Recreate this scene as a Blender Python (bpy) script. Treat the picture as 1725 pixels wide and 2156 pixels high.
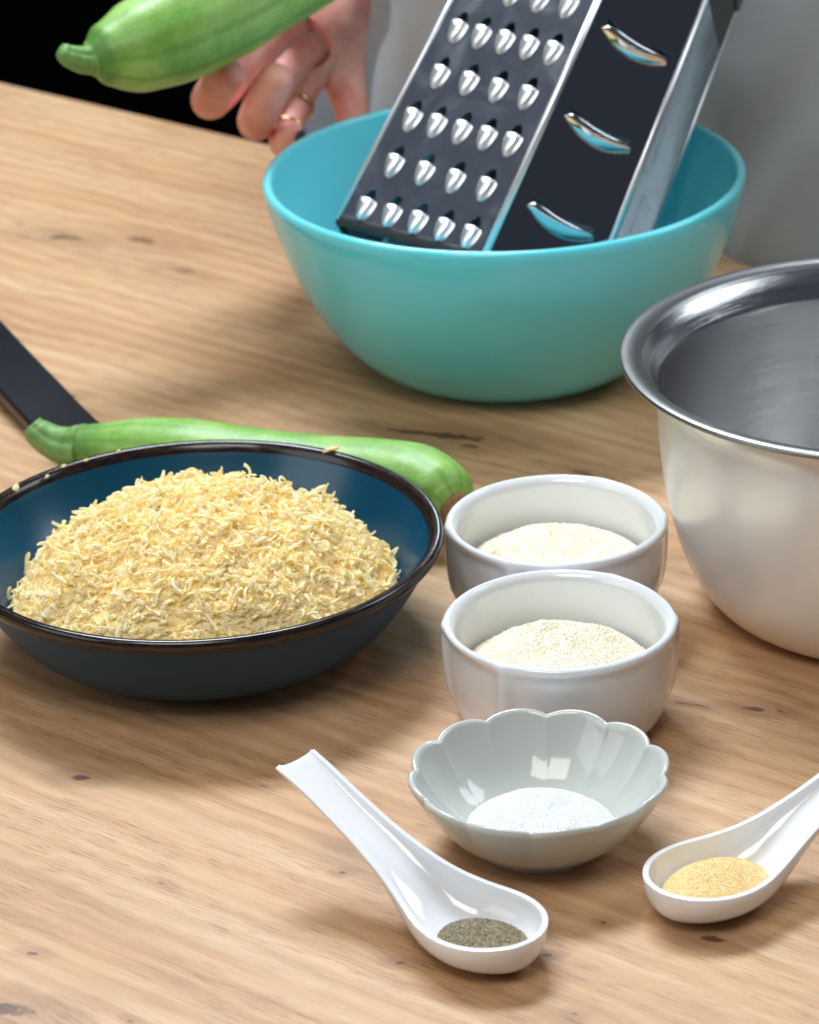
import bpy, bmesh, math, random
from mathutils import Vector, Matrix, noise
random.seed(7)
R = math.radians
for o in list(bpy.data.objects): bpy.data.objects.remove(o)
SC = bpy.context.scene
COL = SC.collection

# ------------------------------------------------------------ camera
PITCH, ROLL, CAMZ = 0.42415597, -0.0361079, 0.71666
fw = Vector((0, math.cos(PITCH), -math.sin(PITCH)))
rt = Vector((1, 0, 0)); up = rt.cross(fw)
r2 = rt * math.cos(ROLL) + up * math.sin(ROLL)
u2 = -rt * math.sin(ROLL) + up * math.cos(ROLL)
cd = bpy.data.cameras.new('camera'); cam = bpy.data.objects.new('camera', cd); COL.objects.link(cam)
cam.matrix_world = Matrix(((r2.x, u2.x, -fw.x, 0), (r2.y, u2.y, -fw.y, 0), (r2.z, u2.z, -fw.z, CAMZ), (0, 0, 0, 1)))
cd.sensor_fit = 'VERTICAL'; cd.sensor_height = 36.0; cd.lens = 36.0 * 7600 / 2156
cd.clip_start = 0.05; cd.clip_end = 50
cd.dof.use_dof = True; cd.dof.focus_distance = 1.48; cd.dof.aperture_fstop = 17
SC.camera = cam

# ------------------------------------------------------------ world and lamps
W = bpy.data.worlds.new('World'); SC.world = W; W.use_nodes = True
bgn = W.node_tree.nodes['Background']; bgn.inputs[0].default_value = (0.30, 0.35, 0.46, 1); bgn.inputs[1].default_value = 0.17
def lamp(name, loc, target, sx, sy, power, col, spread=180):
    l = bpy.data.lights.new(name, 'AREA'); l.shape = 'RECTANGLE'; l.size = sx; l.size_y = sy
    l.energy = power; l.color = col; l.spread = R(spread)
    o = bpy.data.objects.new(name, l); COL.objects.link(o); o.location = loc
    o.rotation_euler = (Vector(target) - Vector(loc)).to_track_quat('-Z', 'Y').to_euler(); return o
lamp('overhead_softbox', (-0.30, 2.58, 1.85), (0.0, 1.5, 0), 1.1, 0.50, 62, (0.82, 0.91, 1.0))
lamp('window_light', (-0.36, 0.45, 1.72), (0.0, 1.4, 0.0), 0.95, 0.70, 17, (1.0, 0.97, 0.93))
lamp('left_fill', (-1.7, 0.7, 1.1), (0.0, 1.4, 0.05), 1.2, 1.0, 8, (0.93, 0.97, 1.0))  # added fill lamp, brightens everything from the left; no source seen there
lamp('right_window', (1.35, 1.85, 1.15), (0.2, 1.6, 0.1), 0.6, 0.6, 7, (0.85, 0.92, 1.0))
SC.view_settings.view_transform = 'Standard'; SC.view_settings.look = 'None'
SC.view_settings.exposure = 0; SC.view_settings.gamma = 1
SC.cycles.use_denoising = True
SC.cycles.max_bounces = 20; SC.cycles.diffuse_bounces = 16; SC.cycles.glossy_bounces = 6; SC.cycles.transmission_bounces = 12

# ------------------------------------------------------------ helpers
def tag(o, label=None, cat=None, group=None, kind=None):
    if label: o['label'] = label
    if cat: o['category'] = cat
    if group: o['group'] = group
    if kind: o['kind'] = kind
    return o
def link(name, me, mats=(), parent=None, smooth=True):
    if isinstance(me, bmesh.types.BMesh):
        b = me; me = bpy.data.meshes.new(name); b.to_mesh(me); b.free()
    for m in (mats if isinstance(mats, (list, tuple)) else [mats]):
        if m and m.name not in [x.name for x in me.materials if x]: me.materials.append(m)
    if smooth:
        for p in me.polygons: p.use_smooth = True
    o = bpy.data.objects.new(name, me); COL.objects.link(o)
    if parent: o.parent = parent
    return o
def pyd(name, v, f, mats=(), parent=None, smooth=True):
    me = bpy.data.meshes.new(name); me.from_pydata([tuple(x) for x in v], [], f); me.update()
    return link(name, me, mats, parent, smooth)
def empty(name, loc=(0, 0, 0), rz=0):
    o = bpy.data.objects.new(name, None); COL.objects.link(o); o.location = loc; o.rotation_euler = (0, 0, rz)
    o.empty_display_size = .02; return o
def sub(o, n=1):
    m = o.modifiers.new('s', 'SUBSURF'); m.levels = n; m.render_levels = n; return o
def loft(rings, closed_u=True, cap0=False, cap1=False):
    """rings: equal-length vertex rings -> verts, faces"""
    n = len(rings[0]); v = [p for r in rings for p in r]; f = []
    for i in range(len(rings) - 1):
        for j in range(n if closed_u else n - 1):
            k = (j + 1) % n
            f.append((i * n + j, i * n + k, (i + 1) * n + k, (i + 1) * n + j))
    if cap0: f.append(tuple(reversed(range(n))))
    if cap1: f.append(tuple(range((len(rings) - 1) * n, len(rings) * n)))
    return v, f
def lathe(name, prof, mats, parent=None, n=128, rad=None, uvs=True, mi=None):
    """prof [(r,z)] ; rad(theta,r,z)->r' ; UV u=theta v=arclength"""
    v = []; f = []; L = [0]
    for a, b in zip(prof, prof[1:]): L.append(L[-1] + math.hypot(b[0] - a[0], b[1] - a[1]))
    for (r, z) in prof:
        for j in range(n):
            t = 2 * math.pi * j / n; q = rad(t, r, z) if rad else (r, z)
            v.append((q[0] * math.cos(t), q[0] * math.sin(t), q[1]))
    for i in range(len(prof) - 1):
        for j in range(n):
            k = (j + 1) % n; f.append((i * n + j, i * n + k, (i + 1) * n + k, (i + 1) * n + j))
    me = bpy.data.meshes.new(name); me.from_pydata(v, [], f); me.update()
    uv = me.uv_layers.new(name='UV')
    for p in me.polygons:
        i, j = divmod(p.index, n)
        for li, (a, b) in zip(p.loop_indices, ((j, i), (j + 1, i), (j + 1, i + 1), (j, i + 1))):
            uv.data[li].uv = (a / n, L[b] * 10)
    o = link(name, me, mats, parent)
    if mi:
        for p in me.polygons: p.material_index = mi(p.index // n)
    return o
def catmull(pts, n):
    out = []
    P = [Vector(p) for p in pts]; P = [P[0] * 2 - P[1]] + P + [P[-1] * 2 - P[-2]]
    for i in range(1, len(P) - 2):
        for k in range(n):
            t = k / n; a, b, c, d = P[i - 1:i + 3]
            out.append(0.5 * ((2 * b) + (c - a) * t + (2 * a - 5 * b + 4 * c - d) * t * t + (3 * b - a - 3 * c + d) * t ** 3))
    out.append(P[-2]); return out
def interp(x, T):
    if x <= T[0][0]: return T[0][1]
    for (a, b), (c, d) in zip(T, T[1:]):
        if x <= c:
            t = (x - a) / (c - a); t = t * t * (3 - 2 * t) * .35 + t * .65
            return b + (d - b) * t
    return T[-1][1]
def herm(x, T):
    n = len(T)
    if x <= T[0][0]: return T[0][1]
    if x >= T[-1][0]: return T[-1][1]
    i = max(k for k in range(n - 1) if T[k][0] <= x); h = T[i + 1][0] - T[i][0]; t = (x - T[i][0]) / h
    def m(k):
        a, b = max(0, k - 1), min(n - 1, k + 1); return (T[b][1] - T[a][1]) / (T[b][0] - T[a][0])
    t2, t3 = t * t, t ** 3
    return (2 * t3 - 3 * t2 + 1) * T[i][1] + (t3 - 2 * t2 + t) * h * m(i) + (3 * t2 - 2 * t3) * T[i + 1][1] + (t3 - t2) * h * m(i + 1)
# ------------------------------------------------------------ material kit
class M:
    def __init__(s, name):
        s.m = bpy.data.materials.new(name); s.m.use_nodes = True; s.nt = s.m.node_tree
        s.b = s.nt.nodes['Principled BSDF']; s.out = s.nt.nodes['Material Output']
    def n(s, t, **k):
        d = s.nt.nodes.new('ShaderNode' + t)
        for a, b in k.items():
            if a.startswith('i_'):
                key = a[2:]; key = int(key) if key.isdigit() else key
                s.put(d.inputs[key], b)
            else: setattr(d, a, b)
        return d
    def put(s, sock, v):
        if isinstance(v, bpy.types.NodeSocket): s.nt.links.new(v, sock)
        elif isinstance(v, bpy.types.Node): s.nt.links.new(v.outputs[0], sock)
        else: sock.default_value = v
    def set(s, **k):
        for a, b in k.items():
            s.put(s.b.inputs[a.replace('_', ' ')], b)
        return s
    def math(s, op, a, b=0.0, c=0.0, clamp=False):
        d = s.nt.nodes.new('ShaderNodeMath'); d.operation = op; d.use_clamp = clamp
        s.put(d.inputs[0], a); s.put(d.inputs[1], b)
        if op in ('MULTIPLY_ADD', 'SMOOTHSTEP'): s.put(d.inputs[2], c)
        return d.outputs[0]
    def mapr(s, v, a, b, c, d, smooth=False):
        m = s.n('MapRange'); m.interpolation_type = 'SMOOTHSTEP' if smooth else 'LINEAR'
        for i, x in enumerate((v, a, b, c, d)): s.put(m.inputs[i], x)
        return m.outputs[0]
    def mix(s, f, a, b, blend='MIX'):
        d = s.n('Mix'); d.data_type = 'RGBA'; d.blend_type = blend
        s.put(d.inputs[0], f); s.put(d.inputs[6], a); s.put(d.inputs[7], b); return d.outputs[2]
    def noise(s, vec, scale, detail=2, rough=.5, dist=0, out='Fac'):
        d = s.n('TexNoise'); s.put(d.inputs['Vector'], vec)
        d.inputs['Scale'].default_value = scale; d.inputs['Detail'].default_value = detail
        d.inputs['Roughness'].default_value = rough; d.inputs['Distortion'].default_value = dist
        return d.outputs[out]
    def obj(s): return s.n('TexCoord').outputs['Object']
    def uv(s): return s.n('TexCoord').outputs['UV']
    def scale(s, vec, x, y, z):
        d = s.n('VectorMath', operation='MULTIPLY'); s.put(d.inputs[0], vec); d.inputs[1].default_value = (x, y, z); return d.outputs[0]
    def bump(s, h, st, dist=.001):
        d = s.n('Bump'); d.inputs['Strength'].default_value = st; d.inputs['Distance'].default_value = dist
        s.put(d.inputs['Height'], h); s.put(s.b.inputs['Normal'], d.outputs[0]); return s
def rgb(r, g, b): return (r, g, b, 1)
def srgb(r, g, b):
    f = lambda c: ((c / 255 + .055) / 1.055) ** 2.4 if c > 10 else c / 255 / 12.92
    return (f(r), f(g), f(b), 1)

# ------------------------------------------------------------ wood
GD = math.atan2(-0.63809, 0.76996)      # direction of the grain = of the back edge
KN = [  # along, across, half length, half width, strength, bend
    (.7141, -.6735, .0042, .0026, .9, .004), (.7816, -.6347, .0022, .0007, .7, .001), (.8537, -.6706, .0014, .0012, .7, .001),
    (.8015, -.7184, .0024, .0010, .6, .002), (.9155, -.7097, .0022, .0014, .9, .002), (.9569, -.6728, .0018, .0013, .9, .001),
    (1.0014, -.6268, .0050, .0024, .95, .004), (.7963, -.7868, .0024, .0014, .7, .001), (.8168, -.8212, .0085, .0045, .85, .010),
    (.5980, -.3080, .0150, .0034, .9, .005), (.6200, -.3000, .0150, .0048, .95, .006), (.6330, -.3060, .0060, .0022, .8, .002), (.2473, -.1966, .0110, .0045, .75, .004),
    (.2887, -.1738, .0120, .005, .6, .006), (.3442, -.1982, .0080, .0040, .45, .004), (.9089, -.4607, .0050, .0022, .8, .006),
    (.4187, -.3718, .0035, .0022, .75, .002), (.9189, -.4560, .0030, .0008, .6, .001), (.8841, -.4728, .0080, .0008, .7, .001),
    (.9600, -.6414, .0014, .0010, .6, .001), (.860, -.800, .0018, .001, .6, .001), (.99, -.70, .0016, .001, .6, .001),
    (.52, -.46, .004, .0016, .6, .003), (.70, -.30, .006, .003, .5, .004), (.50, -.12, .008, .004, .5, .004), (.55, -.66, .003, .0014, .6, .002)]
def wood():
    m = M('oak_laminate'); co = m.obj()
    sep = m.n('SeparateXYZ'); m.put(sep.inputs[0], co); X, Y = sep.outputs[0], sep.outputs[1]
    wob = m.noise(co, 26, 2, .5)
    wob2 = m.noise(co, 170, 2, .5)
    mask = None; halo = None; bend = None
    for (a, c, l, w, st, bd) in KN:
        dx = m.math('SUBTRACT', X, a); dy = m.math('SUBTRACT', Y, c)
        # slanted slit: shear a little so the marks are not all parallel
        dyk = m.math('MULTIPLY_ADD', dx, -.35 if st > .65 else 0., dy)
        ex = m.math('DIVIDE', dx, l); ey = m.math('DIVIDE', dyk, w)
        d2 = m.math('ADD', m.math('MULTIPLY', ex, ex), m.math('MULTIPLY', ey, ey))
        d2 = m.math('ADD', d2, m.math('MULTIPLY_ADD', wob2, 3.0, -1.5))
        k = m.mapr(d2, 1.3, .2, 0, st, True)
        h = m.mapr(d2, 26, 0, 0, st * .55, True)
        bx = m.math('DIVIDE', dx, l * 3.2); by = m.math('DIVIDE', dy, max(w * 3, bd * 1.6))
        g = m.math('POWER', 2.718, m.math('MULTIPLY', m.math('ADD', m.math('MULTIPLY', bx, bx), m.math('MULTIPLY', by, by)), -1.0))
        bb = m.math('MULTIPLY', m.math('MULTIPLY', g, by), bd * -1.4)
        mask = k if mask is None else m.math('MAXIMUM', mask, k)
        halo = h if halo is None else m.math('MAXIMUM', halo, h)
        bend = bb if bend is None else m.math('ADD', bend, bb)
    Y2 = m.math('ADD', m.math('ADD', Y, bend), m.math('MULTIPLY', m.math('SUBTRACT', wob, .5), .003))
    cv = m.n('CombineXYZ'); m.put(cv.inputs[0], X); m.put(cv.inputs[1], Y2)
    c = cv.outputs[0]
    broad = m.noise(m.scale(c, 3.2, 22, 1), 1.0, 3, .55, .3)
    mid = m.noise(m.scale(c, 4.5, 170, 1), 1.0, 4, .66, .1)
    fine = m.noise(m.scale(c, 16, 1100, 1), 1.0, 3, .65)
    blot = m.noise(m.scale(co, 9, 30, 1), 1.0, 3, .6, .6)
    # cathedral rings
    ring = m.n('TexWave'); ring.wave_type = 'BANDS'; ring.bands_direction = 'Y'
    m.put(ring.inputs['Vector'], c); ring.inputs['Scale'].default_value = 24; ring.inputs['Distortion'].default_value = 4
    ring.inputs['Detail'].default_value = 3; ring.inputs['Detail Scale'].default_value = .8
    r = m.n('ValToRGB'); cr = r.color_ramp
    cr.elements[0].position = .28; cr.elements[0].color = srgb(154, 108, 70)
    cr.elements[1].position = .76; cr.elements[1].color = srgb(221, 192, 156)
    e = cr.elements.new(.5); e.color = srgb(198, 155, 113)
    t = m.math('ADD', m.math('MULTIPLY', broad, .36), m.math('ADD', m.math('MULTIPLY', mid, .28), m.math('MULTIPLY', fine, .33)))
    t = m.math('ADD', t, m.math('MULTIPLY', m.math('SUBTRACT', ring.outputs['Fac'], .5), .08))
    t = m.math('ADD', t, .03)
    t = m.math('MULTIPLY_ADD', m.math('SUBTRACT', t, .5), 1.12, .515)
    m.put(r.inputs[0], t)
    col = m.mix(m.mapr(blot, .42, .72, 0, .42, True), r.outputs[0], srgb(172, 132, 92))
    col = m.mix(m.mapr(blot, .42, .25, 0, .32, True), col, srgb(206, 170, 118))
    # pores: short dark dashes, in patches
    pore = m.noise(m.scale(c, 60, 2300, 1), 1.0, 2, .5)
    patch = m.mapr(m.noise(m.scale(c, 7, 26, 1), 1.0, 2, .5), .36, .56, .1, 1, True)
    pm = m.math('MULTIPLY', m.mapr(pore, .57, .64, 0, .6), patch)
    col = m.mix(pm, col, srgb(98, 66, 46))
    col = m.mix(m.math('MULTIPLY', halo, m.mapr(mid, .3, .7, 1.2, .6)), col, srgb(128, 88, 62))
    inner = m.noise(co, 900, 3, .7)
    col = m.mix(mask, col, m.mix(m.mapr(inner, .35, .65, 0, 1), srgb(58, 36, 30), srgb(112, 78, 62)))
    m.set(Base_Color=col, Roughness=m.mapr(mid, .3, .7, .5, .42))
    m.b.inputs['Specular IOR Level'].default_value = .42
    m.bump(m.math('SUBTRACT', m.math('MULTIPLY', fine, .5), m.math('ADD', pm, mask)), .22, .0004)
    return m.m
WOOD = wood()
DARK = M('dark_room').set(Base_Color=rgb(.0025, .0025, .003), Roughness=.9).m  # darkness of the room put into a near-black base colour
DARK.node_tree.nodes['Principled BSDF'].inputs['Specular IOR Level'].default_value = 0
# table: local x along the back edge, origin on the edge
tb = bmesh.new()
def slab(bm, x0, x1, y0, y1, z0, z1, bev=.002):
    r = bmesh.ops.create_cube(bm, size=1)
    for v in r['verts']: v.co = Vector(((x0 + x1) / 2 + v.co.x * (x1 - x0), (y0 + y1) / 2 + v.co.y * (y1 - y0), (z0 + z1) / 2 + v.co.z * (z1 - z0)))
    if bev: bmesh.ops.bevel(bm, geom=[e for e in bm.edges if all(v in r['verts'] for v in e.verts)], offset=bev, segments=3, affect='EDGES')
slab(tb, -.9, 1.6, -1.15, 0, -.038, 0)
table = link('table_top', tb, WOOD, smooth=False)
table.location = (-.261309, 2.304164, 0); table.rotation_euler = (0, 0, GD)
tag(table, 'light oak table top with knots and fine grain, under all the bowls', 'table', kind='structure')
gb = bmesh.new(); slab(gb, -3, 3, -1, 5, -.80, -.76, 0); tag(link('floor', gb, DARK, smooth=False), 'black unlit floor beyond the table edge', 'floor', kind='structure')
gb = bmesh.new(); slab(gb, -3, 3, 4.2, 4.3, -.76, 2.4, 0); tag(link('back_wall', gb, DARK, smooth=False), 'black unlit wall in the distance behind the table', 'wall', kind='structure')

# ------------------------------------------------------------ materials
def gloss(name, col, rough=.12, coat=0, sss=0, var=None, spec=.5):
    m = M(name); m.set(Base_Color=col, Roughness=rough)
    m.b.inputs['Specular IOR Level'].default_value = spec
    if coat: m.b.inputs['Coat Weight'].default_value = coat; m.b.inputs['Coat Roughness'].default_value = .05
    if sss:
        m.b.inputs['Subsurface Weight'].default_value = sss; m.b.inputs['Subsurface Radius'].default_value = (1, 1, 1); m.b.inputs['Subsurface Scale'].default_value = .004
    if var:
        n = m.noise(m.obj(), var, 4, .6); m.bump(n, .08, .0006)
    return m
TURQ = gloss('turquoise_glass', rgb(.155, .62, .69), .13, 0, .7, 14)
TURQ.b.inputs['Subsurface Radius'].default_value = (.6, 1, 1); TURQ.b.inputs['Subsurface Scale'].default_value = .009; TURQ = TURQ.m
PORC = gloss('white_porcelain', rgb(.78, .80, .82), .12, .3, .15, 40).m
SPOONM = gloss('white_spoon_porcelain', rgb(.83, .84, .85), .10, .3, .15).m
CELA = gloss('celadon_glaze', rgb(.54, .565, .52), .09, 0, .1, 30).m
def dishmat():
    m = M('grey_blue_glaze'); c = m.obj(); n = m.noise(c, 25, 4, .6)
    m.set(Base_Color=m.mix(n, rgb(.026, .060, .102), rgb(.038, .076, .126)), Roughness=.5); m.b.inputs['Specular IOR Level'].default_value = .18; return m.m
DISHO = dishmat()
def dishin():
    m = M('deep_blue_glaze'); c = m.obj(); n = m.noise(c, 18, 3, .6)
    m.set(Base_Color=m.mix(n, rgb(.001, .044, .098), rgb(.003, .062, .122)), Roughness=.24); return m.m
DISHI = dishin()
def rimm():
    m = M('brown_rim_glaze'); c = m.uv(); n = m.noise(m.scale(c, 60, 60, 1), 1, 4, .7)
    m.set(Base_Color=m.mix(m.mapr(n, .42, .68, 0, 1), rgb(.009, .007, .007), rgb(.038, .020, .013)), Roughness=m.mapr(n, .3, .7, .10, .28)); return m.m
RIMB = rimm()
def steel(name, base=.62, r0=.18, r1=.34, brush=1.0, amt=.25, tint=(1, 1, 1)):
    m = M(name); c = m.uv(); n = m.noise(m.scale(c, 5, 180 * brush, 1), 1, 4, .65); n2 = m.noise(m.scale(c, 14, 700 * brush, 1), 1, 2, .6)
    t = m.math('ADD', m.math('MULTIPLY', n, .6), m.math('MULTIPLY', n2, .4))
    m.b.inputs['Anisotropic'].default_value = .15; tg = m.n('Tangent'); tg.direction_type = 'UV_MAP'; tg.uv_map = 'UV'; m.put(m.b.inputs['Tangent'], tg.outputs[0])
    m.set(Base_Color=m.mix(t, rgb(base * .82 * tint[0], base * .82 * tint[1], base * .82 * tint[2]), rgb(base * 1.1 * tint[0], base * 1.1 * tint[1], base * 1.1 * tint[2])), Metallic=1.0, Roughness=m.mapr(t, .3, .7, r0, r1))
    m.bump(t, amt, .00025)
    return m.m
ST_IN = steel('brushed_steel', .62, .15, .26, 1, .35)
ST_RIM = steel('rolled_steel_rim', .32, .26, .38, 2, .3)
def stout():
    m = M('satin_steel'); c = m.obj(); n = m.noise(c, 30, 2, .5)
    m.set(Base_Color=rgb(.90, .87, .82), Metallic=.18, Roughness=.27); return m.m
ST_OUT = stout()

# ------------------------------------------------------------ turquoise bowl
def powprof(Rm, rf, h, a, b, n=40, z0=0.0):
    out = []
    for i in range(n + 1):
        t = (i / n) ** 1.7; out.append((rf + (Rm - rf) * (1 - (1 - t) ** a) ** (1 / b), z0 + t * (h - z0)))
    return out
def vessel(outer, th, fl, liph=None, nb=8):
    """closed profile: outer wall list (foot -> rim), wall thickness th, floor z fl"""
    rimr, rimz = outer[-1]
    inner = []
    for (r, z) in outer:
        zz = fl + (rimz - fl) * ((z - outer[0][1]) / (rimz - outer[0][1])); inner.append((max(r - th, .0005), zz))
    p = [(.0004, .0015), (outer[0][0] * .86, .0015), (outer[0][0] * .93, 0)] + outer[:]
    for k in range(1, nb):
        a = math.pi * k / nb; p.append((rimr - th / 2 + th / 2 * math.cos(a), rimz + th * .5 * math.sin(a)))
    p += inner[::-1] + [(inner[0][0] * .6, fl - .0003), (.0004, fl - .0004)]
    return p
bo = lathe('turquoise_bowl', vessel(powprof(.1252, .052, .104, 1.32, 1.95), .0050, .005), TURQ, n=160)
bo.location = (.0551, 1.778, 0)
tag(bo, 'large opaque turquoise glass bowl holding the hexagonal grater', 'bowl')

# ------------------------------------------------------------ steel bowl
sb = empty('mixing_bowl', (.2175, 1.4735, 0)); sb.scale = (1.03, 1.03, 1.0); tag(sb, 'large stainless steel mixing bowl with wide rolled rim, at right edge behind the ramekins', 'mixing bowl')
ow = powprof(.1030, .062, .106, 2.1, 2.4, 44)
ow += [(.1038, .1085), (.1052, .1118), (.1076, .1152), (.1104, .1180)]
p = [(.0004, .0012), (.05, .0008), (.058, 0)] + ow
lathe('outer_wall', p, ST_OUT, sb, n=160)
iw = [(.1102, .1188), (.1070, .1162), (.1044, .1124), (.1027, .1088)] + [(r - .0015, z + .0012) for r, z in reversed(ow[:-4])] + [(.05, .0022), (.0004, .0022)]
lathe('inner_wall', iw, ST_IN, sb, n=160)
rim = [(.1104, .1178), (.1124, .1190), (.1152, .1197), (.1174, .1194), (.1183, .1187), (.1190, .1195), (.1190, .1206), (.1178, .1213), (.1150, .1213), (.1122, .1206), (.1104, .1194), (.1096, .1184)]
lathe('rolled_rim', rim, ST_RIM, sb, n=160)

# ------------------------------------------------------------ blue dish
dr = empty('blue_dish', (-.0938, 1.4565, 0)); dr.scale = (1.012, 1.012, 1.0); tag(dr, 'wide low grey-blue stoneware dish with brown rim, filled with grated cheese', 'dish')
h = .0485
ow = powprof(.1035, .061, h - .003, 1.0, 2.1, 36, .004)
lathe('outer_wall', [(.0004, .003), (.048, .003), (.051, 0), (.057, 0), (.0600, .0022)] + ow, DISHO, dr, n=160)
iw = [(r - .0036, .008 + (z - .004) * (h - .008 - .002) / (h - .007)) for r, z in reversed(ow)]
lathe('inner_glaze', [(.1014, h + .0005)] + iw + [(.03, .0078), (.0004, .0076)], DISHI, dr, n=160)
lathe('rim', [(.1030, h - .0040), (.1052, h - .0032), (.1068, h - .0012), (.1072, h + .001), (.1064, h + .0028), (.1050, h + .0034), (.1032, h + .0030), (.1018, h + .0017), (.1004, h - .0012), (.0997, h - .004)], RIMB, dr, n=160)

# ------------------------------------------------------------ ramekins
def ramrad(ph):
    edges = [R(a + ph) for a in (-123, 0 - 3, 57, 177)]
    def f(t, r, z):
        a = (t - R(ph)) % (2 * math.pi); k = min(1, max(0, (z - .004) / .010)) * (1 if r > .046 * (0.6) else 0)
        if f.inner(r, z): return (r, z)
        g = 0
        for e in (0, 60, 180, 240):      # ridge angles, narrow panels between 0-60 and 180-240
            d = ((a - R(e) + math.pi) % (2 * math.pi)) - math.pi
            g += .040 * math.exp(-(d / R(4.5)) ** 2)
        for c in (30, 210):
            d = abs(((a - R(c) + math.pi) % (2 * math.pi)) - math.pi)
            if d < R(30): g -= .062 * math.cos(d / R(30) * math.pi / 2)
        top = 1 - .75 * min(1, max(0, (z - .0405) / .005))
        return (r * (1 + g * k * top), z)
    return f
def ramekin(loc, rz, label):
    Ro, h = .0497, .0450
    ow = powprof(Ro * .975, .034, h - .004, 2.3, 2.9, 34); ow += [(Ro * .99, h - .002), (Ro, h - .0005)]
    th = .0030
    inner = []
    for r, z in ow[:-2]: inner.append((max(r - th - .0012, .001), .0045 + z * (h - .0045) / (h - .004) * .97))
    p = [(.0004, .0015), (.028, .0015), (.031, 0)] + ow + [(Ro - .0002, h + .0010), (Ro - .0014, h + .0021), (Ro - .0030, h + .0019), (Ro - .0042, h + .0002)] + inner[::-1] + [(.02, .0043), (.0004, .0042)]
    nin = len(ow) + 3 + 2
    f = ramrad(0)
    rmap = {id(q): i for i, q in enumerate(p)}
    inset = set(round(q[0], 7) + round(q[1], 7) * 100 for q in p[nin:])
    f.inner = lambda r, z: (round(r, 7) + round(z, 7) * 100) in inset
    o = lathe('ramekin', p, PORC, n=180, rad=f); o.location = loc; o.rotation_euler = (0, 0, rz)
    tag(o, label, 'ramekin', 'white porcelain ramekins'); return o
RF = (.0617, 1.3684, 0); RB = (.0655, 1.4705, 0)
ramekin(RF, R(-182), 'front white faceted ramekin of almond flour, just behind the scalloped dish')
ramekin(RB, R(-178), 'rear white faceted ramekin of almond flour, touching the steel bowl and its twin')

# ------------------------------------------------------------ scalloped dish
def scal(t, r, z):
    k = min(1., max(0., (z - .004) / .028)); nl = 12; ph = R(83.3)
    c = abs(math.sin((t - ph) * nl / 2)); c = c ** .62
    if z < .0035: return (r, z)
    return (r * (1 + (.055 * c - .030) * k), z + (.0022 * c - .0012) * k ** 3)
ow = powprof(.0512, .0255, .0315, 1.1, 1.75, 30, .004)
pr = [(.0004, .002), (.021, .002), (.0225, 0), (.0252, 0), (.0256, .0035)] + ow
pr += [(.0510, .0328), (.0500, .0334), (.0490, .0328)]
inn = [(r - .0030, .0062 + (z - .004) * .93) for r, z in ow]
pr += inn[::-1] + [(.012, .0058), (.0004, .0057)]
sc = lathe('scalloped_dish', pr, CELA, n=280, rad=scal); sc.location = (.0475, 1.2610, 0)
tag(sc, 'small pale grey-green scalloped dish with a mound of white salt', 'dish')

# ------------------------------------------------------------ powders
def powder_mat(name, c0, c1, sc=900, sss=.3, b=.8, specks=None):
    sss = 0; b *= .3
    m = M(name); co = m.obj(); n = m.noise(co, sc, 3, .7); n2 = m.noise(co, sc * .25, 3, .6)
    t = m.mapr(m.math('ADD', m.math('MULTIPLY', n, .6), m.math('MULTIPLY', n2, .4)), .38, .62, 0, 1)
    col = m.mix(t, c0, c1)
    if specks:
        col = m.mix(m.mapr(m.noise(co, sc * 1.2, 1, .5), .66, .72, 0, .9), col, specks)
    m.set(Base_Color=col, Roughness=.85); m.b.inputs['Specular IOR Level'].default_value = .2
    if sss:
        m.b.inputs['Subsurface Weight'].default_value = sss; m.b.inputs['Subsurface Radius'].default_value = (1, .8, .5); m.b.inputs['Subsurface Scale'].default_value = .0015
    m.bump(n, b, .0006)
    return m.m
ALM = powder_mat('almond_flour', srgb(247, 240, 217), srgb(252, 249, 236), 500, .3, .9, srgb(240, 222, 172))
SALT = powder_mat('fine_salt', srgb(232, 235, 238), srgb(246, 248, 250), 900, .3, .9)
GARL = powder_mat('garlic_powder', srgb(238, 204, 138), srgb(250, 230, 178), 1500, .15, .8, srgb(196, 146, 74))
PEPP = powder_mat('ground_pepper', srgb(118, 108, 86), srgb(184, 172, 144), 1600, 0, .9, srgb(44, 38, 32))
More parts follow.
